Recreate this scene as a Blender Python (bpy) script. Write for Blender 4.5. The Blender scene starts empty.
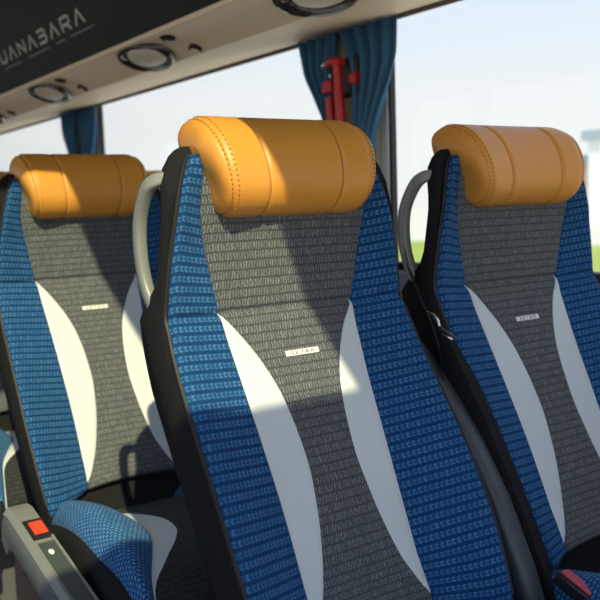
import bpy, bmesh, math, random
from mathutils import Vector, Matrix
C = bpy.context.scene.collection
random.seed(4)
# ------------------------------------------------------------------ helpers
# bus coordinates used below: u = across the bus (towards the seats' window), y = towards the bus front, z = up
def V(u, y, z): return Vector((-u, y, z))
def lerp(a, b, t): return a + (b - a) * t
def sm(t):
    t = max(0.0, min(1.0, t)); return t * t * (3 - 2 * t)
def interp(x, tab):
    if x <= tab[0][0]: return tab[0][1]
    for (x0, y0), (x1, y1) in zip(tab, tab[1:]):
        if x <= x1: return lerp(y0, y1, (x - x0) / (x1 - x0))
    return tab[-1][1]
def pchip(tab):
    xs = [a for a, b in tab]; ys = [b for a, b in tab]; n = len(xs)
    d = [(ys[i + 1] - ys[i]) / (xs[i + 1] - xs[i]) for i in range(n - 1)]
    m = [d[0]] + [0 if d[i - 1] * d[i] <= 0 else 2 * d[i - 1] * d[i] / (d[i - 1] + d[i]) for i in range(1, n - 1)] + [d[-1]]
    def f(x):
        if x <= xs[0]: return ys[0] + m[0] * (x - xs[0])
        if x >= xs[-1]: return ys[-1] + m[-1] * (x - xs[-1])
        i = max(k for k in range(n - 1) if xs[k] <= x)
        h = xs[i + 1] - xs[i]; t = (x - xs[i]) / h
        return ((2*t**3 - 3*t*t + 1) * ys[i] + (t**3 - 2*t*t + t) * h * m[i] + (-2*t**3 + 3*t*t) * ys[i + 1] + (t**3 - t*t) * h * m[i + 1])
    return f
class MB:
    def __init__(s): s.v = []; s.f = []; s.uv = {}
    def quadgrid(s, rows, uvs=None, close_u=False, close_v=False):
        b = len(s.v); n = len(rows[0]); m = len(rows)
        for r in rows: s.v += [Vector(p) for p in r]
        for i in range(m if close_v else m - 1):
            for j in range(n if close_u else n - 1):
                q = [(i, j), (i, (j + 1) % n), ((i + 1) % m, (j + 1) % n), ((i + 1) % m, j)]
                s.f.append([b + a * n + c for a, c in q])
                if uvs: s.uv[len(s.f) - 1] = [uvs[a][c] for a, c in q]
        return b
    def cap(s, start, n, rev=False):
        f = list(range(start, start + n)); s.f.append(f[::-1] if rev else f)
    def loft(s, rings):           # closed rings, capped at both ends
        b = s.quadgrid(rings, close_u=True); n = len(rings[0])
        s.cap(b, n, True); s.cap(b + (len(rings) - 1) * n, n)
    def box(s, a, b, rot=None):
        lo = [min(p, q) for p, q in zip(a, b)]; hi = [max(p, q) for p, q in zip(a, b)]
        st = len(s.v)
        P = [(x, y, z) for x in (lo[0], hi[0]) for y in (lo[1], hi[1]) for z in (lo[2], hi[2])]
        s.v += [V(*p) for p in P]
        for f in ((0,1,3,2),(4,6,7,5),(0,4,5,1),(2,3,7,6),(0,2,6,4),(1,5,7,3)): s.f.append([st + i for i in f])
    def prism(s, poly, y0, y1):    # polygon in (u,z) run along y
        s.loft([[V(u, y, z) for u, z in poly] for y in (y0, y1)])
    def tube(s, pts, r, n=8, ry=None, closed=False):
        rings = []; pts = [Vector(p) for p in pts]; up = Vector((0.13, 0.21, 1)).normalized()
        for i, p in enumerate(pts):
            a = pts[i - 1] if (i > 0 or closed) else p; c = pts[(i + 1) % len(pts)] if (i < len(pts) - 1 or closed) else p
            t = (c - a).normalized(); x = t.cross(up)
            if x.length < 1e-4: x = t.cross(Vector((1, 0, 0)))
            x.normalize(); z = x.cross(t); rr = r[i] if isinstance(r, (list, tuple)) else r
            rings.append([p + x * rr * math.cos(2*math.pi*k/n) + z * (ry or rr) * math.sin(2*math.pi*k/n) for k in range(n)])
        if closed: s.quadgrid(rings, close_u=True, close_v=True)
        else: s.loft(rings)
    def build(s, name, mat, parent=None, bevel=0, smooth=True, sub=0, org=None, angle=40):
        me = bpy.data.meshes.new(name); off = Vector(org) if org is not None else Vector((0, 0, 0))
        me.from_pydata([tuple(p - off) for p in s.v], [], s.f)
        if s.uv:
            l = me.uv_layers.new(name='UVMap')
            for p in me.polygons:
                if p.index in s.uv:
                    for k, li in enumerate(p.loop_indices): l.data[li].uv = s.uv[p.index][k]
        bm = bmesh.new(); bm.from_mesh(me); bmesh.ops.recalc_face_normals(bm, faces=bm.faces)
        if smooth:
            for e in bm.edges:
                e.smooth = not (len(e.link_faces) == 2 and e.calc_face_angle(0) > math.radians(angle))
        bm.to_mesh(me); bm.free()
        o = bpy.data.objects.new(name, me); C.objects.link(o)
        for p in me.polygons: p.use_smooth = smooth
        me.materials.append(mat)
        if parent is not None: o.parent = parent
        o.location = off
        if bevel:
            m = o.modifiers.new('Bevel', 'BEVEL'); m.width = bevel; m.segments = 3; m.limit_method = 'ANGLE'; m.angle_limit = math.radians(35); m.harden_normals = False
        if sub:
            m = o.modifiers.new('Sub', 'SUBSURF'); m.levels = sub; m.render_levels = sub
        return o
def tag(o, label=None, cat=None, group=None, kind=None):
    if label: o['label'] = label
    if cat: o['category'] = cat
    if group: o['group'] = group
    if kind: o['kind'] = kind
    return o
def empty(name, loc=(0, 0, 0)):
    o = bpy.data.objects.new(name, None); C.objects.link(o); o.location = loc; o.empty_display_size = .05; return o
def struct(mb, name, mat, cat, label, **k):
    return tag(mb.build(name, mat, None, **k), label, cat, None, 'structure')
def copy_tree(o, parent=None):
    c = o.copy(); C.objects.link(c); c.parent = parent
    if parent is not None: c.matrix_parent_inverse = o.matrix_parent_inverse.copy()
    for ch in list(o.children): copy_tree(ch, c)
    return c
# ------------------------------------------------------------------ materials
class NT:
    def __init__(s, name):
        s.m = bpy.data.materials.new(name); s.m.use_nodes = True; s.t = s.m.node_tree; s.b = s.t.nodes['Principled BSDF']
    def n(s, kind, **kw):
        nd = s.t.nodes.new(kind)
        for k, v in kw.items():
            if k in nd.inputs: nd.inputs[k].default_value = v
            else: setattr(nd, k, v)
        return nd
    def l(s, a, b): s.t.links.new(a, b)
    def math(s, op, a, b=None, c=None):
        nd = s.n('ShaderNodeMath', operation=op)
        for i, x in enumerate((a, b, c)):
            if x is None: continue
            if isinstance(x, (int, float)): nd.inputs[i].default_value = x
            else: s.l(x, nd.inputs[i])
        return nd.outputs[0]
    def mix(s, f, a, b):
        nd = s.n('ShaderNodeMix', data_type='RGBA')
        for k, x in (('Factor', f), ('A', a), ('B', b)):
            i = [q for q in nd.inputs if q.name == k and (q.type == 'RGBA' if k != 'Factor' else q.type == 'VALUE')][0]
            if isinstance(x, (int, float, tuple)): i.default_value = x
            else: s.l(x, i)
        return [q for q in nd.outputs if q.type == 'RGBA'][0]
def rgb(r, g, b, a=1): return (r, g, b, a)
def simple(name, col, rough=.5, spec=.5, metal=0, noise=0, nscale=60, bump=0, sheen=0, coat=0):
    t = NT(name); b = t.b
    b.inputs['Base Color'].default_value = rgb(*col); b.inputs['Roughness'].default_value = rough
    b.inputs['Specular IOR Level'].default_value = spec; b.inputs['Metallic'].default_value = metal
    if sheen: b.inputs['Sheen Weight'].default_value = sheen
    if coat: b.inputs['Coat Weight'].default_value = coat
    tc = t.n('ShaderNodeTexCoord'); nz = t.n('ShaderNodeTexNoise', Scale=nscale, Detail=4.0)
    t.l(tc.outputs['Object'], nz.inputs['Vector'])
    if noise:
        c = t.mix(nz.outputs['Fac'], rgb(*[x * (1 - noise) for x in col]), rgb(*[min(1, x * (1 + noise)) for x in col])); t.l(c, b.inputs['Base Color'])
    if bump:
        bp = t.n('ShaderNodeBump', Strength=bump, Distance=.002); t.l(nz.outputs['Fac'], bp.inputs['Height']); t.l(bp.outputs[0], b.inputs['Normal'])
    return t.m
def woven(name, base, dark, mark, row=.0132, col=.0068, mode='dash', contrast=1.0, wob=.0026):
    """coach moquette: horizontal rows of small woven dashes, laid out in metres along the cloth (UV map)"""
    t = NT(name); b = t.b
    uv = t.n('ShaderNodeUVMap'); uv.uv_map = 'UVMap'
    wn = t.n('ShaderNodeTexNoise', Scale=190.0, Detail=3.0); t.l(uv.outputs[0], wn.inputs['Vector'])
    sp = t.n('ShaderNodeSeparateXYZ'); t.l(uv.outputs[0], sp.inputs[0])
    w = t.math('MULTIPLY', t.math('SUBTRACT', wn.outputs['Fac'], .5), wob)
    U = t.math('ADD', sp.outputs[0], w); Vv = t.math('ADD', sp.outputs[1], t.math('MULTIPLY', w, .6))
    rv = t.math('DIVIDE', Vv, row); ri = t.math('FLOOR', rv); fv = t.math('FRACT', rv)
    sh = t.math('MULTIPLY', t.math('MODULO', t.math('ABSOLUTE', ri), 2.0), .5)
    ru = t.math('ADD', t.math('DIVIDE', U, col), sh); ci = t.math('FLOOR', ru); fu = t.math('FRACT', ru)
    cell = t.n('ShaderNodeTexWhiteNoise', noise_dimensions='2D'); cb = t.n('ShaderNodeCombineXYZ')
    t.l(ci, cb.inputs[0]); t.l(ri, cb.inputs[1]); t.l(cb.outputs[0], cell.inputs['Vector'])
    def band(x, a, c, e):     # soft box a..c
        m1 = t.n('ShaderNodeMapRange', interpolation_type='SMOOTHSTEP'); m1.inputs[1].default_value = a - e; m1.inputs[2].default_value = a + e
        m2 = t.n('ShaderNodeMapRange', interpolation_type='SMOOTHSTEP'); m2.inputs[1].default_value = c - e; m2.inputs[2].default_value = c + e
        t.l(x, m1.inputs[0]); t.l(x, m2.inputs[0])
        return t.math('SUBTRACT', m1.outputs[0], m2.outputs[0])
    fine = t.n('ShaderNodeTexNoise', Scale=900.0, Detail=2.0); t.l(uv.outputs[0], fine.inputs['Vector'])
    rowm = band(fv, .2, .86, .06) if mode != 'knit' else band(fv, .08, .95, .06)
    if mode == 'dash':        # E shaped pairs of dashes
        a = t.math('MULTIPLY', band(fu, .18, .82, .1), t.math('MAXIMUM', band(fv, .24, .42, .05), band(fv, .62, .82, .05)))
        c = t.math('MULTIPLY', band(fu, .18, .45, .08), band(fv, .24, .82, .05))
        mk = t.math('MAXIMUM', a, c)
    elif mode == 'knit':      # upright squiggles
        a = t.math('MULTIPLY', band(fu, .3, .75, .12), band(fv, .12, .9, .08))
        mk = a
    else:                     # basket of small squares
        mk = t.math('MULTIPLY', band(fu, .22, .8, .1), band(fv, .22, .8, .1))
    amt = t.math('MULTIPLY', mk, t.math('MULTIPLY_ADD', cell.outputs['Value'], .5, .5))
    amt = t.math('MULTIPLY', amt, t.math('MULTIPLY_ADD', fine.outputs['Fac'], .9, .45))
    amt = t.math('MULTIPLY', amt, contrast)
    ground = t.mix(rowm, rgb(*dark), rgb(*base))
    colr = t.mix(amt, ground, rgb(*mark))
    t.l(colr, b.inputs['Base Color'])
    b.inputs['Roughness'].default_value = .9; b.inputs['Specular IOR Level'].default_value = .12
    b.inputs['Sheen Weight'].default_value = .03; b.inputs['Sheen Roughness'].default_value = .5
    hgt = t.math('ADD', t.math('MULTIPLY', mk, .7), t.math('MULTIPLY', rowm, .6))
    hgt = t.math('ADD', hgt, t.math('MULTIPLY', fine.outputs['Fac'], .5))
    bp = t.n('ShaderNodeBump', Strength=.5, Distance=.0012); t.l(hgt, bp.inputs['Height']); t.l(bp.outputs[0], b.inputs['Normal'])
    return t.m
def leather(name, col, rough, scale=420, bump=.25, spec=.5):
    t = NT(name); b = t.b
    tc = t.n('ShaderNodeTexCoord'); vo = t.n('ShaderNodeTexVoronoi', Scale=scale); t.l(tc.outputs['Object'], vo.inputs['Vector'])
    nz = t.n('ShaderNodeTexNoise', Scale=14.0, Detail=3.0); t.l(tc.outputs['Object'], nz.inputs['Vector'])
    c = t.mix(nz.outputs['Fac'], rgb(*[x * .93 for x in col]), rgb(*[min(1, x * 1.06) for x in col])); t.l(c, b.inputs['Base Color'])
    b.inputs['Roughness'].default_value = rough; b.inputs['Specular IOR Level'].default_value = spec
    h = t.math('ADD', t.math('MULTIPLY', vo.outputs['Distance'], .5), t.math('MULTIPLY', nz.outputs['Fac'], 2.0))
    bp = t.n('ShaderNodeBump', Strength=bump, Distance=.0015); t.l(h, bp.inputs['Height']); t.l(bp.outputs[0], b.inputs['Normal'])
    return t.m
def glass_mat(name, tint=(.97, .985, .98)):
    t = NT(name); t.t.nodes.remove(t.b); out = [n for n in t.t.nodes if n.type == 'OUTPUT_MATERIAL'][0]
    tr = t.n('ShaderNodeBsdfTransparent'); tr.inputs[0].default_value = rgb(*tint)
    gl = t.n('ShaderNodeBsdfGlossy'); gl.inputs['Roughness'].default_value = .02
    lw = t.n('ShaderNodeLayerWeight', Blend=.5); mx = t.n('ShaderNodeMixShader')
    f = t.math('MULTIPLY_ADD', t.math('POWER', lw.outputs['Facing'], 5.0), .5, .02)
    t.l(f, mx.inputs[0]); t.l(tr.outputs[0], mx.inputs[1]); t.l(gl.outputs[0], mx.inputs[2]); t.l(mx.outputs[0], out.inputs[0])
    return t.m
M = {}
M['blue'] = woven('blue_moquette', (.008, .062, .19), (.006, .042, .135), (.085, .215, .40), col=.0084, mode='dash', contrast=.75)
M['bluecush'] = woven('blue_cushion_moquette', (.012, .090, .27), (.009, .06, .19), (.14, .32, .54), row=.0085, col=.0085, mode='sq')
M['grey'] = woven('grey_moquette', (.066, .071, .080), (.058, .063, .071), (.205, .215, .222), row=.0130, col=.0043, mode='knit', wob=.0075)
M['greycush'] = woven('dark_cushion_moquette', (.022, .023, .026), (.016, .017, .019), (.065, .068, .072), row=.0100, col=.0047, mode='knit', wob=.005)
M['white'] = leather('white_leatherette', (.59, .63, .65), .55, bump=.12)
M['orange'] = leather('orange_leather', (.66, .28, .038), .42, bump=.22)
M['thread'] = simple('orange_thread', (.30, .12, .012), .7)
M['black'] = simple('charcoal_side_fabric', (.011, .011, .013), .9, .2, noise=.4, nscale=300, bump=.5)
M['piping'] = simple('black_piping', (.008, .008, .01), .6)
M['armgrey'] = leather('grey_armrest_leatherette', (.045, .054, .066), .42, bump=.1)
M['handle'] = simple('grey_handle_plastic', (.20, .21, .20), .35, .5, noise=.05)
M['tag'] = simple('tag_white', (.72, .73, .70), .5)
M['ink'] = simple('tag_ink', (.10, .10, .11), .7)
M['console'] = simple('console_plastic', (.20, .205, .19), .42, noise=.06, nscale=200, bump=.1)
M['consoledark'] = simple('console_side_plastic', (.13, .145, .16), .4, noise=.05)
M['inset'] = simple('console_inset', (.055, .068, .068), .4)
M['red'] = simple('buckle_red', (.75, .065, .025), .4)
M['blackpl'] = simple('black_plastic', (.012, .012, .013), .4)
M['pink'] = simple('buckle_pink_red', (.55, .075, .105), .4)
M['web'] = simple('belt_webbing', (.020, .021, .024), .6, noise=.3, nscale=500, bump=.3)
M['steel'] = simple('steel', (.75, .75, .74), .25, metal=1)
M['rackblack'] = simple('rack_black', (.010, .010, .0105), .6, .2)
M['letter'] = simple('grey_lettering', (.50, .50, .49), .6)
M['beige'] = simple('beige_panel', (.82, .66, .47), .5, noise=.03, nscale=300, bump=.05)
M['beigedisc'] = simple('beige_disc', (.72, .63, .50), .4)
M['brown'] = simple('bezel_dark_brown', (.022, .017, .013), .22, .6)
M['rail'] = simple('curtain_rail_brown', (.17, .13, .10), .5)
M['curtain'] = simple('curtain_blue', (.035, .14, .27), .8, .3, noise=.18, nscale=120, bump=.3, sheen=.2)
M['hred'] = simple('hammer_red', (.55, .012, .018), .3)
M['hdark'] = simple('hammer_holder_dark', (.02, .012, .012), .5)
M['pillar'] = simple('pillar_fabric', (.42, .40, .27), .8, noise=.1)
M['framegrey'] = simple('window_frame_grey', (.75, .78, .80), .5)
M['rubber'] = simple('window_rubber', (.012, .014, .016), .55)
M['wall'] = simple('side_wall_grey', (.27, .30, .34), .7, noise=.06)
M['ceil'] = simple('ceiling_light_grey', (.54, .57, .60), .7, noise=.04)
M['glass'] = glass_mat('window_glass')
M['steelgrey'] = simple('seat_frame_grey', (.10, .10, .105), .5)
def wood_floor():
    t = NT('brown_floor'); tc = t.n('ShaderNodeTexCoord'); mp = t.n('ShaderNodeMapping'); mp.inputs['Scale'].default_value = (22, 2, 1)
    t.l(tc.outputs['Object'], mp.inputs[0]); nz = t.n('ShaderNodeTexNoise', Scale=3.0, Detail=6.0); t.l(mp.outputs[0], nz.inputs['Vector'])
    t.l(t.mix(nz.outputs['Fac'], rgb(.10, .05, .028), rgb(.27, .15, .085)), t.b.inputs['Base Color']); t.b.inputs['Roughness'].default_value = .45
    return t.m
M['floor'] = wood_floor()
def ground_mat():
    t = NT('grass_field'); tc = t.n('ShaderNodeTexCoord')
    nz = t.n('ShaderNodeTexNoise', Scale=.35, Detail=6.0); t.l(tc.outputs['Object'], nz.inputs['Vector'])
    t.l(t.mix(nz.outputs['Fac'], rgb(.20, .26, .035), rgb(.40, .46, .08)), t.b.inputs['Base Color']); t.b.inputs['Roughness'].default_value = .9
    return t.m
M['grass'] = ground_mat()
M['road'] = simple('pale_pavement', (.60, .54, .49), .9, noise=.08, nscale=2)
M['bwhite'] = simple('building_white', (.85, .85, .84), .8, noise=.03, nscale=1)
M['bgrey'] = simple('building_bluegrey', (.34, .42, .50), .7, noise=.1, nscale=1)
M['bpink'] = simple('building_pink_beige', (.66, .50, .42), .8, noise=.05, nscale=1)

# ------------------------------------------------------------------ the coach seat
# profile tables over height z (seat frame: u=0 is the seat's centre line)
g = pchip([(.44,1.290),(.47,1.272),(.53,1.242),(.6,1.212),(.7,1.168),(.79,1.125),(.888,1.0760),(.93,1.0580),(.965,1.050),(1.04,1.050),(1.085,1.056),(1.21,1.058)])
off = pchip([(.44,.045),(.47,.052),(.536,.060),(.624,.0625),(.7,.057),(.795,.043),(.88,.027),(.96,.019),(1.04,.020),(1.10,.013),(1.16,.0),(1.21,-.008)])
hw = pchip([(.44,.170),(.47,.184),(.536,.196),(.624,.204),(.7,.207),(.795,.206),(.88,.204),(.96,.198),(1.04,.187),(1.10,.174),(1.15,.156),(1.18,.140),(1.21,.130)])
TIP = .951
NARROW = [False]     # the window seats carry a narrower, flatter panel on their left side, next to a wide black side cover
nar_w = pchip([(.50,.046),(.6,.046),(.7,.040),(.8,.028),(.88,.012),(.95,.001),(1.0,0),(1.21,0)])
def hws(z, s): return hw(z) - (nar_w(z) if NARROW[0] and s < 0 else 0)
def offs(z, s): return off(z) * (1 - .70 * sm((.97 - z) / .17) if NARROW[0] and s < 0 else 1)
b1 = pchip([(.44,.100),(.53,.097),(.6,.0955),(.69,.097),(.766,.1005),(.835,.1045),(.89,.109),(.951,.1145),(1.02,.128),(1.088,.138),(1.13,.134),(1.17,.122),(1.21,.11)])
b2 = pchip([(.44,.0995),(.53,.0970),(.541,.0966),(.56,.0865),(.59,.0740),(.64,.0575),(.695,.046),(.75,.0405),(.79,.043),(.836,.0505),(.879,.066),(.913,.085),(.951,.114)])
def gro(d, w=.0035): return math.exp(-(d / w) ** 2)
def surf(u, z):
    a = abs(u); B = b1(z); H = hws(z, u); y = g(z)
    y -= .001 * (a / B) ** 2 if a < B else .001
    if a > B:
        t = (a - B) / (H - B)
        y += (offs(z, u) + .003) * lerp(t, sm(t), .12)
        if t > .86: y -= .010 * ((t - .86) / .14) ** 2.2
    y -= .0055 * gro(z - TIP, .0045)
    if z < TIP: y += .002 * sm((TIP - z) / .02) * sm((z - .80) / .1)
    y -= .002 * gro(a - B, .003)
    if z < TIP: y -= .0015 * gro(a - b2(z), .0025)
    if z < .54: y -= .022 * ((.54 - z) / .022) ** 2
    return y
ZT = 1.165
ZS = []
ZB = .518
z = ZB
while z < ZT:
    ZS.append(z); z += .0035 if abs(z - TIP) < .016 else .0068
ZS.append(ZT)
ARC = [0]
for z0, z1 in zip(ZS, ZS[1:]): ARC.append(ARC[-1] + math.hypot(z1 - z0, g(z1) - g(z0)))
def band(name, fl, fr, n, zs, mat, parent, thick=.016):
    mb = MB(); rows = []; uvs = []
    for z in zs:
        a, b = fl(z), fr(z); us = [lerp(a, b, j / n) for j in range(n + 1)]
        arc = interp(z, list(zip(ZS, ARC)))
        ys = [surf(u, z) for u in us]
        # arc length across, so the weave does not stretch over the bolster
        ss = [0]
        for j in range(n): ss.append(ss[-1] + math.hypot(us[j + 1] - us[j], ys[j + 1] - ys[j]))
        s0 = us[0] if a > 0 else us[-1] - ss[-1]
        zs_ = [z + .026 * max(0, 1 - (z - ZB) / .09) * max(0, 1 - (u / .17) ** 2) for u in us]   # arched lower edge
        r = [V(us[0], ys[0] - thick, zs_[0])] + [V(u, y, q_) for u, y, q_ in zip(us, ys, zs_)] + [V(us[-1], ys[-1] - thick, zs_[-1])]
        vv = [arc - .40 * (y_ - g(z)) for y_ in ys]   # the cloth is cut so that its rows run level over the bolster
        q = [(s0 - thick, vv[0])] + [(s0 + s, v_) for s, v_ in zip(ss, vv)] + [(s0 + ss[-1] + thick, vv[-1])]
        rows.append(r); uvs.append(q)
    for k, e in ((0, 0), (-1, 1)):
        r = [Vector((p.x, rows[k][0].y if j in (0, len(rows[k]) - 1) else p.y - thick, p.z)) for j, p in enumerate(rows[k])]
        if e == 0: rows.insert(0, r); uvs.insert(0, uvs[0])
        else: rows.append(r); uvs.append(uvs[-1])
    mb.quadgrid(rows, uvs)
    return mb.build(name, mat, parent, angle=60)
def make_seat():
    root = empty('coach_seat', V(0, 1.2, 0))
    inv = Matrix.Translation(-V(0, 1.2, 0))
    def P(o):            # meshes are written in row coordinates
        o.matrix_parent_inverse = inv; return o
    # --- backrest
    mid = lambda z: b2(z) if z < TIP else b1(z)
    back = P(band('backrest', lambda z: -mid(z), mid, 34, ZS, M['grey'], root)); back['label'] = 'grey woven centre panel'
    for s in (-1, 1):
        if s < 0: o = band('side_panel', lambda z: -hws(z, -1), lambda z: -b1(z), 26, ZS, M['blue'], back)
        else: o = band('side_panel', b1, hw, 26, ZS, M['blue'], back)
        o['label'] = 'blue woven side panel'
        zz = [q for q in ZS if q < TIP and q > .540] + [TIP]
        if s < 0: o = band('insert_panel', lambda z: -b1(z), lambda z: -b2(z), 10, zz, M['white'], back)
        else: o = band('insert_panel', b2, b1, 10, zz, M['white'], back)
        o['label'] = 'white leatherette insert'
        # piping along the outer edge
        mb = MB(); mb.tube([V(s * (hws(z, s) + .001), surf(s * hws(z, s), z) - .001, z) for z in ZS[4::3]], .0032, 6)
        mb.build('piping', M['piping'], back)
    # shell behind the cushion
    side = pchip([(.44,.075),(.6,.085),(.8,.097),(.93,.092),(.955,.078),(.985,.042),(1.03,.030),(1.11,.028),(1.18,.028)])
    mb = MB(); rings = []
    tops = [.45 + .0225 * i for i in range(32)] + [1.163, 1.171, 1.176]
    for z in tops:
        k = 1.0; zz = min(z, 1.15)
        W = max(hw(zz) + .006, min(.205, hw(min(zz, .99)) + .004 - .012 * sm((z - 1.0) / .16))); f = g(zz) + off(zz) - .011
        bk = g(zz) - .075 + .02 * sm((.6 - z) / .15); sd = f - side(z)
        if z > 1.12: k = math.sqrt(max(.0, 1 - ((z - 1.12) / .0575) ** 2)) if z < 1.177 else .2
        W = W - .045 * (1 - k); bk = lerp(f - .028, bk, .35 + .65 * k); f = f - .012 * (1 - k); sd = max(sd, bk)
        ring = [(-W + .004, f), (-W, f - .008), (-W, lerp(f, sd, .5)), (-W + .003, sd + .006), (-W + .012, sd - .002), (-W * .62, lerp(sd, bk, .8)),
                (-W * .3, bk - .006), (W * .3, bk - .006), (W * .62, lerp(sd, bk, .8)), (W - .012, sd - .002), (W - .003, sd + .006), (W, lerp(f, sd, .5)), (W, f - .008), (W - .004, f), (W * .5, g(zz) - .02), (-W * .5, g(zz) - .02)]
        rings.append([V(u, y, z) for u, y in ring])
    mb.loft(rings); sh = P(mb.build('back_shell', M['black'], root, angle=75)); sh['label'] = 'charcoal seat side and back cover'
    # brand tag
    mb = MB(); zc = .888
    def tp(u, dz, d): return V(u, surf(u, zc + dz) + d, zc + dz)
    n = 8; rows = [[tp(lerp(-.0285, .0285, i / n), dz, d) for i in range(n + 1)] for dz, d in ((-.0036, -.002), (-.0036, .0018), (.0036, .0018), (.0036, -.002))]
    mb.quadgrid(rows); tg = mb.build('brand_tag', M['tag'], back, smooth=False); tg['label'] = 'small white brand tag'
    mb = MB(); L = {'S': [(1,1),(0,1),(0,.5),(1,.5),(1,0),(0,0)], 'E': [(1,1),(0,1),(0,.5),(.8,.5),(0,.5),(0,0),(1,0)], 'T': [(0,1),(1,1),(.5,1),(.5,0)],
         'R': [(0,0),(0,1),(1,1),(1,.5),(0,.5),(1,0)], 'A': [(0,0),(0,1),(1,1),(1,.5),(0,.5),(1,.5),(1,0)]}
    for k, ch in enumerate('SETRA'):
        u0 = -.0195 + k * .0086
        for (a0, c0), (a1, c1) in zip(L[ch], L[ch][1:]):
            p = tp(u0 + a0 * .0042, -.0019 + c0 * .0038, .0019); q = tp(u0 + a1 * .0042, -.0019 + c1 * .0038, .0019)
            mb.tube([p, q], .0005, 4)
    mb.build('tag_lettering', M['ink'], back, smooth=False)
    # --- headrest
    prof = [(1.002,1.190),(1.006,1.205),(1.020,1.215),(1.045,1.2185),(1.072,1.212),(1.096,1.196),(1.114,1.172),(1.124,1.145),(1.125,1.118),(1.114,1.096),(1.095,1.083),(1.072,1.081),(1.050,1.095),(1.032,1.118),(1.016,1.145),(1.006,1.170)]
    m = len(prof); fine = []
    for i in range(m):          # Catmull-Rom round the loop
        p0, p1, p2, p3 = (prof[(i + k) % m] for k in (-1, 0, 1, 2))
        for t in (0, .25, .5, .75):
            fine.append(tuple(.5 * ((2*p1[c]) + (-p0[c] + p2[c]) * t + (2*p0[c] - 5*p1[c] + 4*p2[c] - p3[c]) * t*t + (-p0[c] + 3*p1[c] - 3*p2[c] + p3[c]) * t**3) for c in (0, 1)))
    Uh = .143; cy, cz = 1.066, 1.150; SE = .063
    def hp(u, p):
        a = abs(u); e = max(0, (a - (Uh - .034)) / .034); k = (1 - min(1, e) ** 2.6) ** (1 / 2.6) if e < 1 else 0
        w = .012 * (a / Uh) ** 2 - .004 * math.cos(u / Uh * math.pi / 2)
        y, z = p; d = -.0035 * gro(u + .058, .003) - .0035 * gro(u - .074, .003) - .003 * gro(a - .124, .004)
        r = math.hypot(y - cy, z - cz); kk = .30 + .70 * k + d / max(r, .01) if e < 1 else .30
        nar = 1 - .13 * max(0, min(1, (1.205 - z) / .12))
        return V(u * nar, cy - .026 + (y - cy) * kk + w * (.3 + .7 * sm((y - cy + .04) / .08)), cz + (z - cz) * kk)
    us = []
    for i in range(61):
        t = -1 + 2 * i / 60; us.append(Uh * math.copysign(1 - (1 - abs(t)) ** 1.25, t) * .9995)
    us = sorted(us + [s * (q_ + d) for q_, s in ((.058, -1), (.074, 1), (.124, 1), (.124, -1)) for d in (-.006, -.003, 0, .003, .006)])
    mb = MB(); mb.loft([[hp(u, p) for p in fine] for u in us])
    hd = P(mb.build('headrest', M['orange'], root, angle=80)); hd['label'] = 'orange leather headrest pillow'
    for q_ in (-.058, .074):
        mb = MB(); mb.tube([hp(q_, p) for p in fine[8:48]], .0008, 5); mb.build('seam', M['thread'], hd)
    for q_ in (-.129, -.119, .129):
        pts = [hp(q_, p) for p in fine[10:46]]; mb = MB(); c = V(q_, cy - .026, cz)
        for a, b in zip(pts, pts[1:]):
            d = (a - c).normalized() * .0007; mb.tube([a.lerp(b, .2) + d, a.lerp(b, .6) + d], .0008, 4)
        mb.build('stitching', M['thread'], hd)
    # --- grab handle on the left edge
    arc = [(1.043,1.136),(1.034,1.134),(1.015,1.119),(.996,1.09),(.989,1.062),(.989,1.028),(.995,.998),(1.006,.974),(1.02,.955)]
    pc = []
    for i in range(len(arc) - 1):
        p0, p1, p2, p3 = (arc[max(0, min(len(arc) - 1, i + k))] for k in (-1, 0, 1, 2))
        for t in (0, .25, .5, .75):
            pc.append(tuple(.5 * ((2*p1[c]) + (-p0[c] + p2[c]) * t + (2*p0[c] - 5*p1[c] + 4*p2[c] - p3[c]) * t*t + (-p0[c] + 3*p1[c] - 3*p2[c] + p3[c]) * t**3) for c in (0, 1)))
    pc.append(arc[-1])
    mb = MB(); rings = []
    for i, (y, z) in enumerate(pc):
        a = pc[max(0, i - 1)]; c = pc[min(len(pc) - 1, i + 1)]; tx, tz = c[0] - a[0], c[1] - a[1]; l = math.hypot(tx, tz); nx, nz = tz / l, -tx / l   # points inwards/outwards in the side plane
        ww = .0085; th = .0095 * (.62 + .38 * sm(i / 5))
        uu = -.174 - .018 * sm(i / 7) - .006 * math.sin(i / (len(pc) - 1) * math.pi)
        rings.append([V(uu + ww * math.copysign(abs(math.cos(k)) ** .6, math.cos(k)), y + nx * th * math.copysign(abs(math.sin(k)) ** .6, math.sin(k)), z + nz * th * math.copysign(abs(math.sin(k)) ** .6, math.sin(k))) for k in [2*math.pi*j/14 for j in range(14)]])
    mb.loft(rings); h = P(mb.build('grab_handle', M['handle'], root, angle=70)); h['label'] = 'grey plastic grab loop'
    # --- cushion: centre, bolsters, inserts
    zc = pchip([(1.13,.452),(1.2,.477),(1.3,.508),(1.4,.530),(1.52,.547),(1.62,.551),(1.68,.541),(1.73,.507),(1.755,.45)])
    c1 = pchip([(1.13,.085),(1.27,.082),(1.33,.084),(1.45,.090),(1.55,.108),(1.62,.138),(1.70,.176),(1.755,.190)])
    c2 = pchip([(1.31,.083),(1.36,.066),(1.42,.053),(1.48,.049),(1.54,.057),(1.60,.088),(1.66,.136),(1.71,.177),(1.755,.188)])
    ch = pchip([(1.13,.180),(1.2,.188),(1.3,.194),(1.5,.203),(1.7,.209),(1.755,.205)])
    YS = [1.13 + .0125 * i for i in range(51)]
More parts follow.
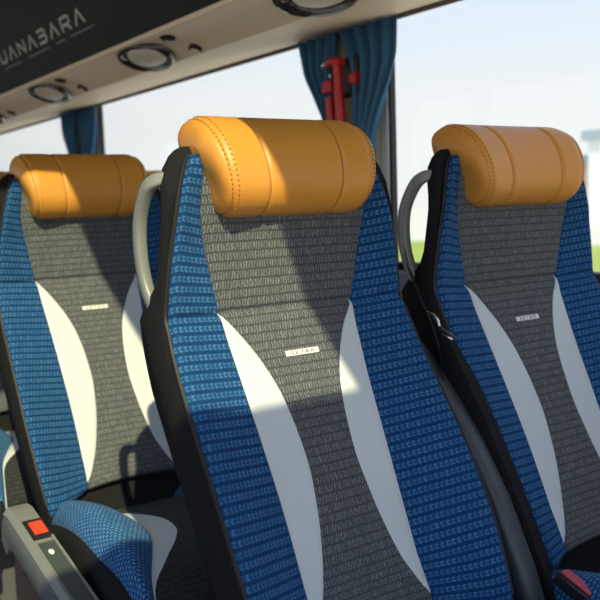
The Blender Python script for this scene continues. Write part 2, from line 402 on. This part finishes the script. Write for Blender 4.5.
    def top(u, y):
        a = abs(u); z = zc(y); B = c1(y); H = ch(y)
        if a > B:
            t = (a - B) / (H - B); z += (.036 * sm((y - 1.13) / .14) * (1 - .55 * sm((y - 1.4) / .2)) + .006) * math.sin(min(1, t * 1.6) * math.pi / 2)
            if t > .68: z -= .034 * ((t - .68) / .32) ** 2.2
        z -= .0025 * gro(a - B, .004)
        return z
    def cband(name, fl, fr, n, ys, mat, parent):
        mb = MB(); rows = []; uvs = []; arc = 0; pv = None
        for y in ys:
            us = [lerp(fl(y), fr(y), j / n) for j in range(n + 1)]
            if pv: arc += math.hypot(y - pv[0], zc(y) - pv[1])
            pv = (y, zc(y))
            r = [V(us[0], y, top(us[0], y) - .02)] + [V(u, y, top(u, y)) for u in us] + [V(us[-1], y, top(us[-1], y) - .02)]
            zz = [top(u, y) for u in us]; ss = [0]
            for j in range(n): ss.append(ss[-1] + math.hypot(us[j + 1] - us[j], zz[j + 1] - zz[j]))
            s0 = us[-1] - ss[-1] if us[-1] < 0 else us[0]
            rows.append(r); uvs.append([(s0 - .02, arc)] + [(s0 + q, arc) for q in ss] + [(s0 + ss[-1] + .02, arc)])
        mb.quadgrid(rows, uvs); return mb.build(name, mat, parent, angle=60)
    cm = lambda y: c2(y) if y > 1.31 else c1(y)
    cu = P(cband('seat_cushion', lambda y: -cm(y), cm, 26, YS, M['greycush'], root)); cu['label'] = 'dark grey woven seat cushion'
    for s in (-1, 1):
        o = cband('side_panel', (lambda y: -ch(y)) if s < 0 else c1, (lambda y: -c1(y)) if s < 0 else ch, 20, YS, M['bluecush'], cu); o['label'] = 'blue woven cushion bolster'
        yy = [1.312] + [q for q in YS if q > 1.315]
        o = cband('insert_panel', (lambda y: -c1(y)) if s < 0 else c2, (lambda y: -c2(y)) if s < 0 else c1, 8, yy, M['white'], cu); o['label'] = 'white leatherette insert'
    mb = MB(); rings = []
    for y in [1.125] + YS[1:-1] + [1.752]:
        H = ch(y) + .002; zt = top(H - .002, y) + .001; ztc = zc(y) - .018
        rings.append([V(u, y, z) for u, z in ((-H - .012, .40), (-H - .020, zt - .07), (-H - .014, zt - .030), (-H - .004, zt - .008), (-H + .002, zt - .002), (-H + .03, ztc - .006), (0, ztc - .012), (H - .03, ztc - .006), (H - .002, zt - .002), (H + .004, zt - .008), (H + .014, zt - .030), (H + .020, zt - .07), (H + .012, .40))])
    mb.loft(rings); cb = P(mb.build('cushion_base', M['black'], root, angle=70)); cb['label'] = 'charcoal cushion side'
    # --- frame and legs
    mb = MB(); mb.box((-.20, 1.10, .345), (.20, 1.66, .402)); P(mb.build('seat_frame', M['steelgrey'], root, bevel=.006))
    for u in (-.15, .15):
        for y in (1.18, 1.55):
            mb = MB(); mb.box((u - .02, y - .02, 0), (u + .02, y + .02, .346)); P(mb.build('leg', M['steelgrey'], root, bevel=.004))
    return root, P
seat, P0 = make_seat()
PITCH, SIDE = .781, .47
def put(o, u, row, label):
    o.location = V(u, 1.2 - PITCH * row, 0); return tag(o, label, 'seat', 'coach seats')
NARROW[0] = True; seatW, _ = make_seat(); NARROW[0] = False
seatW = put(seatW, SIDE, -.006, 'shaded coach seat by the window, right of the centre seat, whole orange headrest in shade')
seatBW = put(copy_tree(seatW), SIDE, 1, 'window seat almost hidden behind the centre seat, glimpsed through its left grab handle')
seatCW = put(copy_tree(seatW), SIDE, 2, 'third-row window seat, only a sliver of orange headrest showing left of the centre seat')
# --- the aisle seats also have a raised armrest on one side and a folded-down console armrest on the aisle side
path = [(.872,1.062,.008),(.866,1.066,.015),(.85,1.082,.018),(.82,1.108,.0205),(.788,1.140,.0195),(.733,1.188,.0195),(.66,1.238,.0195),(.573,1.283,.0195),(.52,1.304,.0195),(.495,1.306,.02)]
mb = MB(); rings = []
for z, y, w in path:
    rings.append([V(.2385 + w * math.copysign(abs(math.cos(a)) ** .5, math.cos(a)), y - .028 + .028 * math.copysign(abs(math.sin(a)) ** .5, math.sin(a)), z) for a in [2 * math.pi * k / 16 for k in range(16)]])
mb.loft(rings); o = P0(mb.build('raised_armrest', M['armgrey'], seat, angle=70)); o['label'] = 'dark grey armrest folded up along the side'
top = [(1.285,.548),(1.30,.563),(1.33,.566),(1.40,.552),(1.55,.520),(1.72,.484),(1.78,.468),(1.79,.45)]
mb = MB(); rings = []
for y, z in top:
    rings.append([V(-.238, y, z - .075), V(-.236, y, z - .06), V(-.236, y, z - .004), V(-.240, y, z), V(-.273, y, z), V(-.281, y, z - .012), V(-.284, y, z - .045), V(-.277, y, z - .075)])
mb.loft(rings); con = P0(mb.build('armrest_console', M['consoledark'], seat, angle=50)); con['label'] = 'grey plastic folded-down armrest console'
mb = MB(); rows = []
for y, z in top[1:-1]: rows.append([V(-.237, y, z - .002), V(-.238, y, z + .003), V(-.274, y, z + .003), V(-.2825, y, z - .008), V(-.280, y, z - .012)])
mb.quadgrid(rows); mb.build('top_cover', M['console'], con, angle=50)['label'] = 'olive grey top cover'
zt = lambda y: interp(y, top) + .003
def plate(name, u0, u1, y0, y1, h, mat, k=6):
    mb = MB(); rows = []
    for i in range(k + 1):
        y = lerp(y0, y1, i / k); zz = zt(y)
        rows.append([V(u0, y, zz - .006), V(u0, y, zz + h), V(u1, y, zz + h), V(u1, y, zz - .006)])
    mb.loft(rows); return mb.build(name, mat, con, smooth=False)
plate('button_bezel', -.2375, -.2715, 1.378, 1.440, .0025, M['blackpl'])
plate('red_button', -.242, -.265, 1.390, 1.427, .005, M['red'])['label'] = 'red release button'
plate('control_inset', -.242, -.269, 1.455, 1.75, .003, M['inset'])['label'] = 'dark control inset'
mb = MB(); c = (-.2575, 1.487)
mb.loft([[V(c[0] + .0045 * math.cos(k), c[1] + .0075 * math.sin(k), zt(c[1] + .0075 * math.sin(k)) + h) for k in [2*math.pi*j/14 for j in range(14)]] for h in (.002, .0038)])
mb.build('icon', M['tag'], con)['label'] = 'white seat adjustment symbol'
mb = MB(); mb.tube([V(-.2395, y, zt(y) + .002) for y in [1.44 + .03 * i for i in range(11)]], .003, 6); mb.build('trim_strip', M['console'], con)
put(seat, 0, 0, 'blue and grey coach seat in the centre foreground, its orange headrest half sunlit')
seatB = put(copy_tree(seat), 0, 1, 'sunlit aisle seat in the row behind the centre seat, red button on its grey armrest')
seatC = put(copy_tree(seat), 0, 2, 'cut-off aisle seat at the left picture edge, behind the seat with the red button')
# --- hanging seat belt by the window seat
root = empty('seat_belt', V(.245, 1.1, .9)); inv = Matrix.Translation(-V(.245, 1.1, .9))
mb = MB(); rows = []
for z, y, u in ((1.01,1.012,.262),(.98,1.024,.258),(.94,1.055,.252),(.90,1.085,.248),(.86,1.105,.246),(.82,1.112,.246),(.78,1.120,.247),(.66,1.16,.248)):
    rows.append([V(u - .004, y + .001, z), V(u - .004, y - .001, z), V(u + .018, y - .026, z + .01), V(u + .018, y - .024, z + .01)])
mb.loft(rows); o = mb.build('webbing', M['web'], root); o.matrix_parent_inverse = inv
mb = MB()
mb.tube([V(.245, 1.074, .919), V(.245, 1.090, .9155), V(.245, 1.098, .907), V(.245, 1.101, .899), V(.245, 1.109, .8955), V(.245, 1.139, .885)], [.0030, .0032, .0030, .0026, .0022, .0020], 8)
tg = mb.build('tongue', M['steel'], root); tg.matrix_parent_inverse = inv; tg['label'] = 'steel belt tongue'
mb = MB(); mb.tube([V(.247, 1.105, .888), V(.247, 1.127, .881)], .0022, 8); mb.build('tongue_slot', M['steel'], tg)
tag(root, 'black seat belt with steel tongue hanging between centre and window seats', 'seat belt')
# --- buckle on the window seat's cushion
root = empty('belt_buckle', V(.286, 1.326, .542))
mb = MB(); mb.box((-.013, -.030, -.010), (.013, .028, .009)); bo = mb.build('buckle_body', M['blackpl'], root, bevel=.004)
mb = MB(); mb.box((-.0105, -.026, .0085), (.0105, .025, .0135)); bp = mb.build('release_button', M['pink'], root, bevel=.003); bp['label'] = 'pinkish red release button'
mb = MB(); mb.box((-.009, .027, -.008), (.009, .07, .0)); mb.build('stalk', M['web'], root)
root.rotation_euler = (math.radians(-22), math.radians(-8), math.radians(8))
tag(root, 'red belt buckle lying on the window seat cushion at the bottom right corner', 'buckle')
# ------------------------------------------------------------------ overhead locker
YF, YB = 3.6, -6.2
rack = empty('overhead_locker', V(.5, 0, 1.6)); rinv = Matrix.Translation(-V(.5, 0, 1.6))
E0, E1, E2 = (.315, 1.540), (.430, 1.4935), (.785, 1.553)
al = math.radians(73); dirF = (-math.cos(al), math.sin(al))
def face(y, s, d=0): # point on the locker face: s metres up the slope, d metres out of it
    return V(E0[0] + dirF[0] * s - math.sin(al) * d, y, E0[1] + dirF[1] * s - math.cos(al) * d)
mb = MB(); pF = [(E0[0], E0[1] + .003), (E0[0] + dirF[0] * .46, E0[1] + dirF[1] * .46), (.36, 1.98), (.36, 1.56)]
mb.prism(pF, YB, YF); o = mb.build('locker_door', M['rackblack'], rack, smooth=False); o.matrix_parent_inverse = rinv; o['label'] = 'black locker front'
locker_face = o
poly = [(E0[0] - .012, E0[1] + .004), (E0[0] - .012, E0[1] - .006), (E0[0] - .004, E0[1] - .009)]
for i in range(1, 9):
    t = i / 8; u = lerp(E0[0], E1[0], t); z = lerp(E0[1] - .008, E1[1], t) + .010 * math.sin(t * math.pi) ; poly.append((u, z))
poly += [(.46, E1[1] + .001), (E2[0], E2[1]), (E2[0], E2[1] + .05), (.36, 1.62), (.33, 1.56)]
mb = MB(); mb.prism(poly, YB, YF); o = mb.build('service_panel', M['beige'], rack, angle=30); o.matrix_parent_inverse = rinv; o['label'] = 'beige service panel under the locker'
mb = MB(); mb.tube([V(E2[0] - .006, YB, E2[1] - .006), V(E2[0] - .006, YF, E2[1] - .006)], .007, 10); o = mb.build('curtain_rail', M['rail'], rack); o.matrix_parent_inverse = rinv
# lettering
GL = {'G': [[(1,.82),(.8,1),(.2,1),(0,.8),(0,.2),(.2,0),(.8,0),(1,.2),(1,.5),(.55,.5)]], 'U': [[(0,1),(0,.25),(.22,0),(.78,0),(1,.25),(1,1)]],
      'A': [[(0,0),(.5,1),(1,0)]], 'N': [[(0,0),(0,1),(1,0),(1,1)]], 'B': [[(.0,1),(.8,1),(.95,.88),(.95,.65),(.8,.53),(.1,.53)], [(.8,.53),(1,.4),(1,.13),(.82,0),(.0,0)]],
      'R': [[(0,0),(0,1),(.8,1),(1,.86),(1,.56),(.8,.42),(.2,.42)], [(.5,.42),(1,0)]]}
mb = MB(); base_s = .106; cap = .038; w = .066; pitch = .1085; yend = -.385
def stroke(pts, hw_, d0=-.001, d1=.0012):
    for a, b in zip(pts, pts[1:]):
        dx, dy = b[0] - a[0], b[1] - a[1]; l = math.hypot(dx, dy) or 1; nx, ny = -dy / l * hw_, dx / l * hw_; ex, ey = dx / l * hw_ * .6, dy / l * hw_ * .6
        q = [(a[0]-ex+nx, a[1]-ey+ny), (b[0]+ex+nx, b[1]+ey+ny), (b[0]+ex-nx, b[1]+ey-ny), (a[0]-ex-nx, a[1]-ey-ny)]
        mb.loft([[face(y, s, d) for y, s in q] for d in (d0, d1)])
word = 'GUANABARA'
for k, chh in enumerate(word):
    y0 = yend - w - pitch * (len(word) - 1 - k); mb = MB()
    for st in GL[chh]: stroke([(y0 + a * w, base_s + c * cap) for a, c in st], .0042)
    o = mb.build('letter', M['letter'], rack, smooth=False); o.matrix_parent_inverse = rinv; o['label'] = 'grey letter on the black locker front'
mb = MB(); rnd = random.Random(3); y = yend - .66
for a, b in ((-.82, -.62), (-.55, -.33), (-.26, -.19), (-.13, .05)):   # small tagline, too blurred to read
    y = yend + a; mb = MB()
    while y < yend + b:
        l = .006 + rnd.random() * .008; stroke([(y, .0835 + rnd.random() * .002), (y + l, .0835 + rnd.random() * .002)], .0008); y += l + .003
    o = mb.build('tagline', M['letter'], rack, smooth=False); o.matrix_parent_inverse = rinv
tag(rack, 'black fronted overhead luggage locker with beige underside running above the window', 'luggage locker')
# service units: oval bezel with swivelling disc, button and small lamp
def make_unit(cy):
    cu = .375; zf = lambda u: interp(u, [E0, E1, E2]) 
    sl = math.atan2(E1[1] - E0[1], E1[0] - E0[0]); nrm = (-math.sin(sl), math.cos(sl))
    base = V(cu, cy, zf(cu)); root = empty('service_unit', base); inv = Matrix.Translation(-base)
    def Q(o): o.matrix_parent_inverse = inv; return o
    def pt(a, b, d):   # a along the facet (u), b along y, d below the facet
        u = cu + a * math.cos(sl); zz = zf(cu) + a * math.sin(sl) + .0
        return V(u + nrm[0] * -d * -1 * -1, cy + b, zz - d * abs(nrm[1]))
    def ell(ra, rb, d, ca=0, cb=0, n=40): return [pt(ca + ra * math.cos(2*math.pi*k/n), cb + rb * math.sin(2*math.pi*k/n), d) for k in range(n)]
    mb = MB(); mb.loft([ell(.068, .128, -.02), ell(.068, .128, .004), ell(.064, .122, .012), ell(.055, .108, .013), ell(.049, .098, .006), ell(.046, .094, -.004)])
    Q(mb.build('bezel', M['brown'], root, angle=50))
    mb = MB(); mb.loft([ell(.045, .086, -.006, -.006, .026), ell(.044, .085, .012, -.007, .028), ell(.038, .077, .017, -.007, .028), ell(.015, .03, .018, -.007, .028)])
    Q(mb.build('disc', M['beigedisc'], root, angle=50))['label'] = 'beige swivel disc'
    mb = MB(); mb.loft([ell(.020, .026, -.02, -.036, .205), ell(.020, .026, .004, -.036, .205), ell(.014, .019, .007, -.036, .205)])
    Q(mb.build('call_button', M['brown'], root, angle=50))
    mb = MB(); mb.loft([ell(.017, .022, -.02, .036, .228), ell(.017, .022, .004, .036, .228), ell(.013, .017, .006, .036, .228)])
    lr = Q(mb.build('lamp_ring', M['brown'], root, angle=50))
    mb = MB(); mb.loft([ell(.011, .015, .003, .036, .228), ell(.010, .014, .0075, .036, .228)]); mb.build('lamp_lens', M['beigedisc'], lr, angle=50)
    return root
UL = ['service unit under the locker right at the top edge, largest of the row', 'service unit under the locker above the gap between left and centre headrests',
      'service unit under the locker above the left headrest, third from the right', 'service unit under the locker cut by the left picture edge, smallest of the row']
for k in range(4):
    tag(make_unit(.625 - .805 * k), UL[k], 'service unit', 'service units under the locker')

# ------------------------------------------------------------------ curtains, pillars, windows
UW = .80
PIL = [2.20, .235, -1.73, -3.695, -5.66]
SILL = .915; HEAD = 1.56
mb = MB(); mb.box((UW - .02, YB, 0), (UW + .06, YF, SILL)); struct(mb, 'wall_right', M['wall'], 'wall', 'grey side wall below the coach windows', bevel=.01, smooth=False)
for i, y in enumerate(PIL):
    mb = MB(); mb.box((UW - .012, y - .14, SILL), (UW + .05, y + .072, 1.66))
    struct(mb, 'trim_%d' % (i + 1), M['pillar'] if i else M['pillar'], 'pillar', ['olive beige window pillar at the front end, outside the picture', 'olive beige window pillar carrying the red hammer', 'olive beige window pillar behind the curtains above the left headrest', 'far olive beige window pillar at the left edge', 'rearmost olive beige window pillar'][i], bevel=.008, smooth=False)
yy = [YF] + PIL + [YB]
n = 0
for a, b in zip(yy, yy[1:]):
    n += 1; hi = a - .14 if n > 1 else a; lo = b + .072 if b != YB else b
    mb = MB(); mb.box((UW + .018, lo, SILL), (UW + .024, hi, HEAD + .06))
    w_ = struct(mb, 'window_%d' % n, M['glass'], 'window', ['front window pane, outside the picture', 'clear side window behind the window seat, right of the hammer pillar', 'clear side window between hammer pillar and left curtain', 'clear side window left of the far left curtain', 'side window further back', 'rearmost side window'][n - 1], smooth=False)
    mb = MB()
    for q in (lo, hi):
        s = 1 if q == lo else -1
        mb.box((UW + .010, q + s * .030, SILL), (UW + .03, q + s * .039, HEAD + .06))
    mb.box((UW - .008, lo, SILL), (UW + .03, hi, SILL + .02))
    mb.build('window_rubber', M['rubber'], w_, bevel=.003, smooth=False)
    mb = MB()
    for q in (lo, hi):
        s = 1 if q == lo else -1
        mb.box((UW + .006, q, SILL + .02), (UW + .028, q + s * .030, HEAD + .05))
    mb.build('window_frame', M['framegrey'], w_, bevel=.002, smooth=False)
def curtain(yc, side, label):
    """gathered half curtain: wide at the rail, pulled in towards the tie lower down"""
    mb = MB(); rows = []; back = []
    if side > 0: tab0 = [(1.535, -.035), (1.45, .0), (1.3, .02), (1.1, .02), (.96, .0)]; tab1 = [(1.535, .205), (1.46, .200), (1.40, .175), (1.33, .135), (1.25, .10), (1.1, .09), (.96, .11)]
    else: tab0 = [(1.535, -.225), (1.46, -.205), (1.38, -.150), (1.30, -.105), (1.2, -.09), (.96, -.10)]; tab1 = [(1.535, -.045), (1.45, -.06), (1.3, -.04), (1.1, -.03), (.96, -.0)]
    f0 = pchip(sorted(tab0)); f1 = pchip(sorted(tab1)); N = 72; K = 34; ph = 1.3 if side > 0 else .4
    for i in range(K + 1):
        z = lerp(.95, 1.545, i / K); a, b = f0(z), f1(z); r = []; q = []
        sq = min(1, .24 / max(.05, b - a) * .55)
        for j in range(N + 1):
            t = j / N; wv = math.sin(t * 2 * math.pi * 4.5 + ph + .5 * math.sin(z * 7)) + .35 * math.sin(t * 2 * math.pi * 9 + z * 5 + ph)
            d = .013 * wv * (.5 + .5 * sq) * (.6 + .4 * math.sin(math.pi * t) ** .5)
            y = yc + lerp(a, b, t) + .004 * math.cos(t * 2 * math.pi * 4.5 + ph); u = UW - .043 + d
            r.append(V(u, y, z)); q.append(V(u + .003, y, z))
        rows.append(r + q[::-1])
    mb.loft(rows)
    o = mb.build('window_curtain', M['curtain'], None, angle=70, org=V(UW - .043, yc + .1 * side, .95))
    return tag(o, label, 'curtain', 'gathered blue window curtains')
CL = {.235: ['blue gathered curtain right of the red hammer', 'blue gathered curtain left of the red hammer'], -1.73: ['blue gathered curtain above the left headrest, its right half', 'blue gathered curtain above the left headrest, its left half'],
      -3.695: ['distant blue curtain by the left edge, right half', 'distant blue curtain by the left edge, left half']}
for yc, (a, b) in CL.items():
    curtain(yc, 1, a); curtain(yc, -1, b)
# emergency hammer on the pillar
hb = V(.735, .23, 1.39); root = empty('emergency_hammer', hb); inv = Matrix.Translation(-V(.735, .20, 1.39))
def Q(o): o.matrix_parent_inverse = inv; return o
mb = MB(); mb.box((.752, .145, 1.375), (.79, .255, 1.475)); ho = Q(mb.build('holder', M['hdark'], root, bevel=.008))
mb = MB(); mb.box((.735, .118, 1.388), (.756, .160, 1.422)); mb.build('clip', M['hred'], ho, bevel=.005)
mb = MB(); mb.box((.735, .236, 1.40), (.76, .262, 1.428)); mb.build('clip', M['hred'], ho, bevel=.005)
mb = MB(); mb.tube([V(.722, .208, 1.458), V(.724, .208, 1.44), V(.726, .208, 1.37), V(.728, .212, 1.30), V(.73, .214, 1.20)], [.011, .012, .013, .0145, .014], 12); Q(mb.build('handle', M['hred'], root))['label'] = 'red hammer handle'
mb = MB(); mb.tube([V(.722, .160, 1.459), V(.722, .175, 1.462), V(.722, .208, 1.462), V(.722, .230, 1.457)], [.007, .011, .013, .010], 12); hd = Q(mb.build('head', M['hred'], root)); hd['label'] = 'red hammer head'
mb = MB(); mb.tube([V(.722, .142, 1.457), V(.722, .150, 1.458), V(.722, .162, 1.459)], [.003, .008, .008], 10); mb.build('tip', M['steel'], hd)
mb = MB(); mb.tube([V(.709, .192, 1.425), V(.716, .192, 1.425)], .005, 10); hdl = mb.build('rivet', M['steel'], hd)
mb = MB(); mb.tube([V(.735, .155, 1.375), V(.738, .158, 1.30), V(.74, .165, 1.2)], [.013, .015, .015], 10); Q(mb.build('holder_stem', M['hred'], root))
tag(root, 'red emergency hammer on the pillar between the two blue curtains', 'hammer')

# ------------------------------------------------------------------ floor, ceiling with open roof hatch, far side
UL_ = -1.68; ZC = 2.0
mb = MB(); mb.box((UL_, YB, -.08), (UW + .05, YF, 0)); struct(mb, 'floor', M['floor'], 'floor', 'brown wood-look coach floor', smooth=False)
HX0, HX1, HY0, HY1 = -1.02, -.365, 1.238, 2.490
mb = MB()
mb.box((UL_, YB, ZC), (HX0, YF, ZC + .05)); mb.box((HX1, YB, ZC), (UW + .06, YF, ZC + .05)); mb.box((HX0, YB, ZC), (HX1, HY0, ZC + .05)); mb.box((HX0, HY1, ZC), (HX1, YF, ZC + .05))
struct(mb, 'ceiling', M['ceil'], 'ceiling', 'light grey coach ceiling with an open roof hatch', smooth=False)
mb = MB(); mb.box((UL_ - .06, YB, 0), (UL_, YF, .88)); mb.box((UL_ - .06, YB, 1.75), (UL_, YF, 2.05))
for y in PIL: mb.box((UL_ - .05, y - .06, .88), (UL_ - .005, y + .06, 1.76))
struct(mb, 'wall_left', M['wall'], 'wall', 'grey side wall across the aisle, with window openings', smooth=False)
mb = MB(); mb.box((UL_ - .05, YB - .06, 0), (UW + .06, YB, 2.05)); struct(mb, 'wall_rear', M['wall'], 'wall', 'grey rear wall of the coach', smooth=False)
mb = MB(); mb.box((UW - .02, YB, 1.62), (UW + .06, YF, 2.0)); struct(mb, 'trim_6', M['wall'], 'wall panel', 'side panel above the windows behind the locker', smooth=False)

# ------------------------------------------------------------------ outside
mb = MB(); mb.box((-160, -170, -1.75), (190, 120, -1.7)); struct(mb, 'ground', M['road'], 'ground', 'pale beige paved ground outside the coach', smooth=False)
mb = MB(); mb.box((20, -160, -1.7), (38, 60, -1.66)); struct(mb, 'lawn', M['grass'], 'grass', 'yellow green grass strip outside beyond the windows', smooth=False)
def building(name, u0, u1, y0, y1, h, mat, roofm, label):
    r = empty(name, V((u0 + u1) / 2, (y0 + y1) / 2, -1.7)); inv = Matrix.Translation(-r.location)
    mb = MB(); mb.box((u0, y0, -1.7), (u1, y1, h)); o = mb.build('walls', mat, r, smooth=False); o.matrix_parent_inverse = inv
    mb = MB(); mb.box((u0 - .4, y0 - .4, h), (u1 + .4, y1 + .4, h + .8)); o = mb.build('roof', roofm, r, smooth=False); o.matrix_parent_inverse = inv
    return tag(r, label, 'building')
building('building', 60, 74, -43.2, -25, 5.4, M['bwhite'], M['bgrey'], 'blurred white building with blue grey roof outside at the right edge')
building('building', 63, 74, -47.2, -44.2, 3.6, M['bpink'], M['bgrey'], 'blurred pinkish low building left of the white building outside')
# ------------------------------------------------------------------ light
sun = bpy.data.lights.new('Sun', 'SUN'); so = bpy.data.objects.new('Sun', sun); C.objects.link(so)
SD = V(.20, -.60, -.53).normalized()
so.rotation_euler = SD.to_track_quat('-Z', 'Y').to_euler(); so.location = (2, 6, 8)
sun.energy = 5.3; sun.angle = math.radians(.55); sun.color = (1.0, .93, .55)
wd = bpy.data.worlds.new('World'); bpy.context.scene.world = wd; wd.use_nodes = True
nt = wd.node_tree; bg = nt.nodes['Background']
tc = nt.nodes.new('ShaderNodeTexCoord'); sp = nt.nodes.new('ShaderNodeSeparateXYZ'); nt.links.new(tc.outputs['Generated'], sp.inputs[0])
cr = nt.nodes.new('ShaderNodeValToRGB'); nt.links.new(sp.outputs[2], cr.inputs[0])
cr.color_ramp.elements[0].position = .0; cr.color_ramp.elements[0].color = (.50, .495, .49, 1)
cr.color_ramp.elements[1].position = .7; cr.color_ramp.elements[1].color = (.28, .40, .60, 1)
for p_, c_ in ((.12, (.475, .485, .498, 1)), (.3, (.35, .44, .57, 1))):
    e = cr.color_ramp.elements.new(p_); e.color = c_
# the sky is brighter around the sun
dt = nt.nodes.new('ShaderNodeVectorMath'); dt.operation = 'DOT_PRODUCT'; nt.links.new(tc.outputs['Generated'], dt.inputs[0]); dt.inputs[1].default_value = -SD
def wm(op, a, b):
    n_ = nt.nodes.new('ShaderNodeMath'); n_.operation = op
    for i_, x in enumerate((a, b)):
        if isinstance(x, (int, float)): n_.inputs[i_].default_value = x
        else: nt.links.new(x, n_.inputs[i_])
    return n_.outputs[0]
gl = wm('ADD', wm('MULTIPLY', wm('POWER', wm('MAXIMUM', dt.outputs['Value'], 0.0), 2.0), .7), 2.0)
nt.links.new(cr.outputs[0], bg.inputs[0]); nt.links.new(gl, bg.inputs[1])
# ------------------------------------------------------------------ camera (fitted to the photograph)
cam = bpy.data.cameras.new('Camera'); co = bpy.data.objects.new('Camera', cam); C.objects.link(co)
R0 = (-0.82030626, 0.57096881, -0.03304932); R1 = (-0.09133895, -0.07374327, 0.99308566); R2 = (-0.56458378, -0.81765307, -0.11264376)
m = Matrix(((R0[0], R1[0], -R2[0], .68202065), (R0[1], R1[1], -R2[1], 2.06546529), (R0[2], R1[2], -R2[2], 1.09729121), (0, 0, 0, 1)))
co.matrix_world = m
cam.sensor_width = 36; cam.lens = 858.04 / 600 * 36; cam.clip_start = .02; cam.clip_end = 500
cam.dof.use_dof = True; cam.dof.focus_distance = 1.22; cam.dof.aperture_fstop = 6.3
sc = bpy.context.scene; sc.camera = co
sc.view_settings.view_transform = 'Standard'; sc.view_settings.look = 'None'; sc.view_settings.gamma = 1; sc.view_settings.use_curve_mapping = False
sc.view_settings.exposure = 0.0
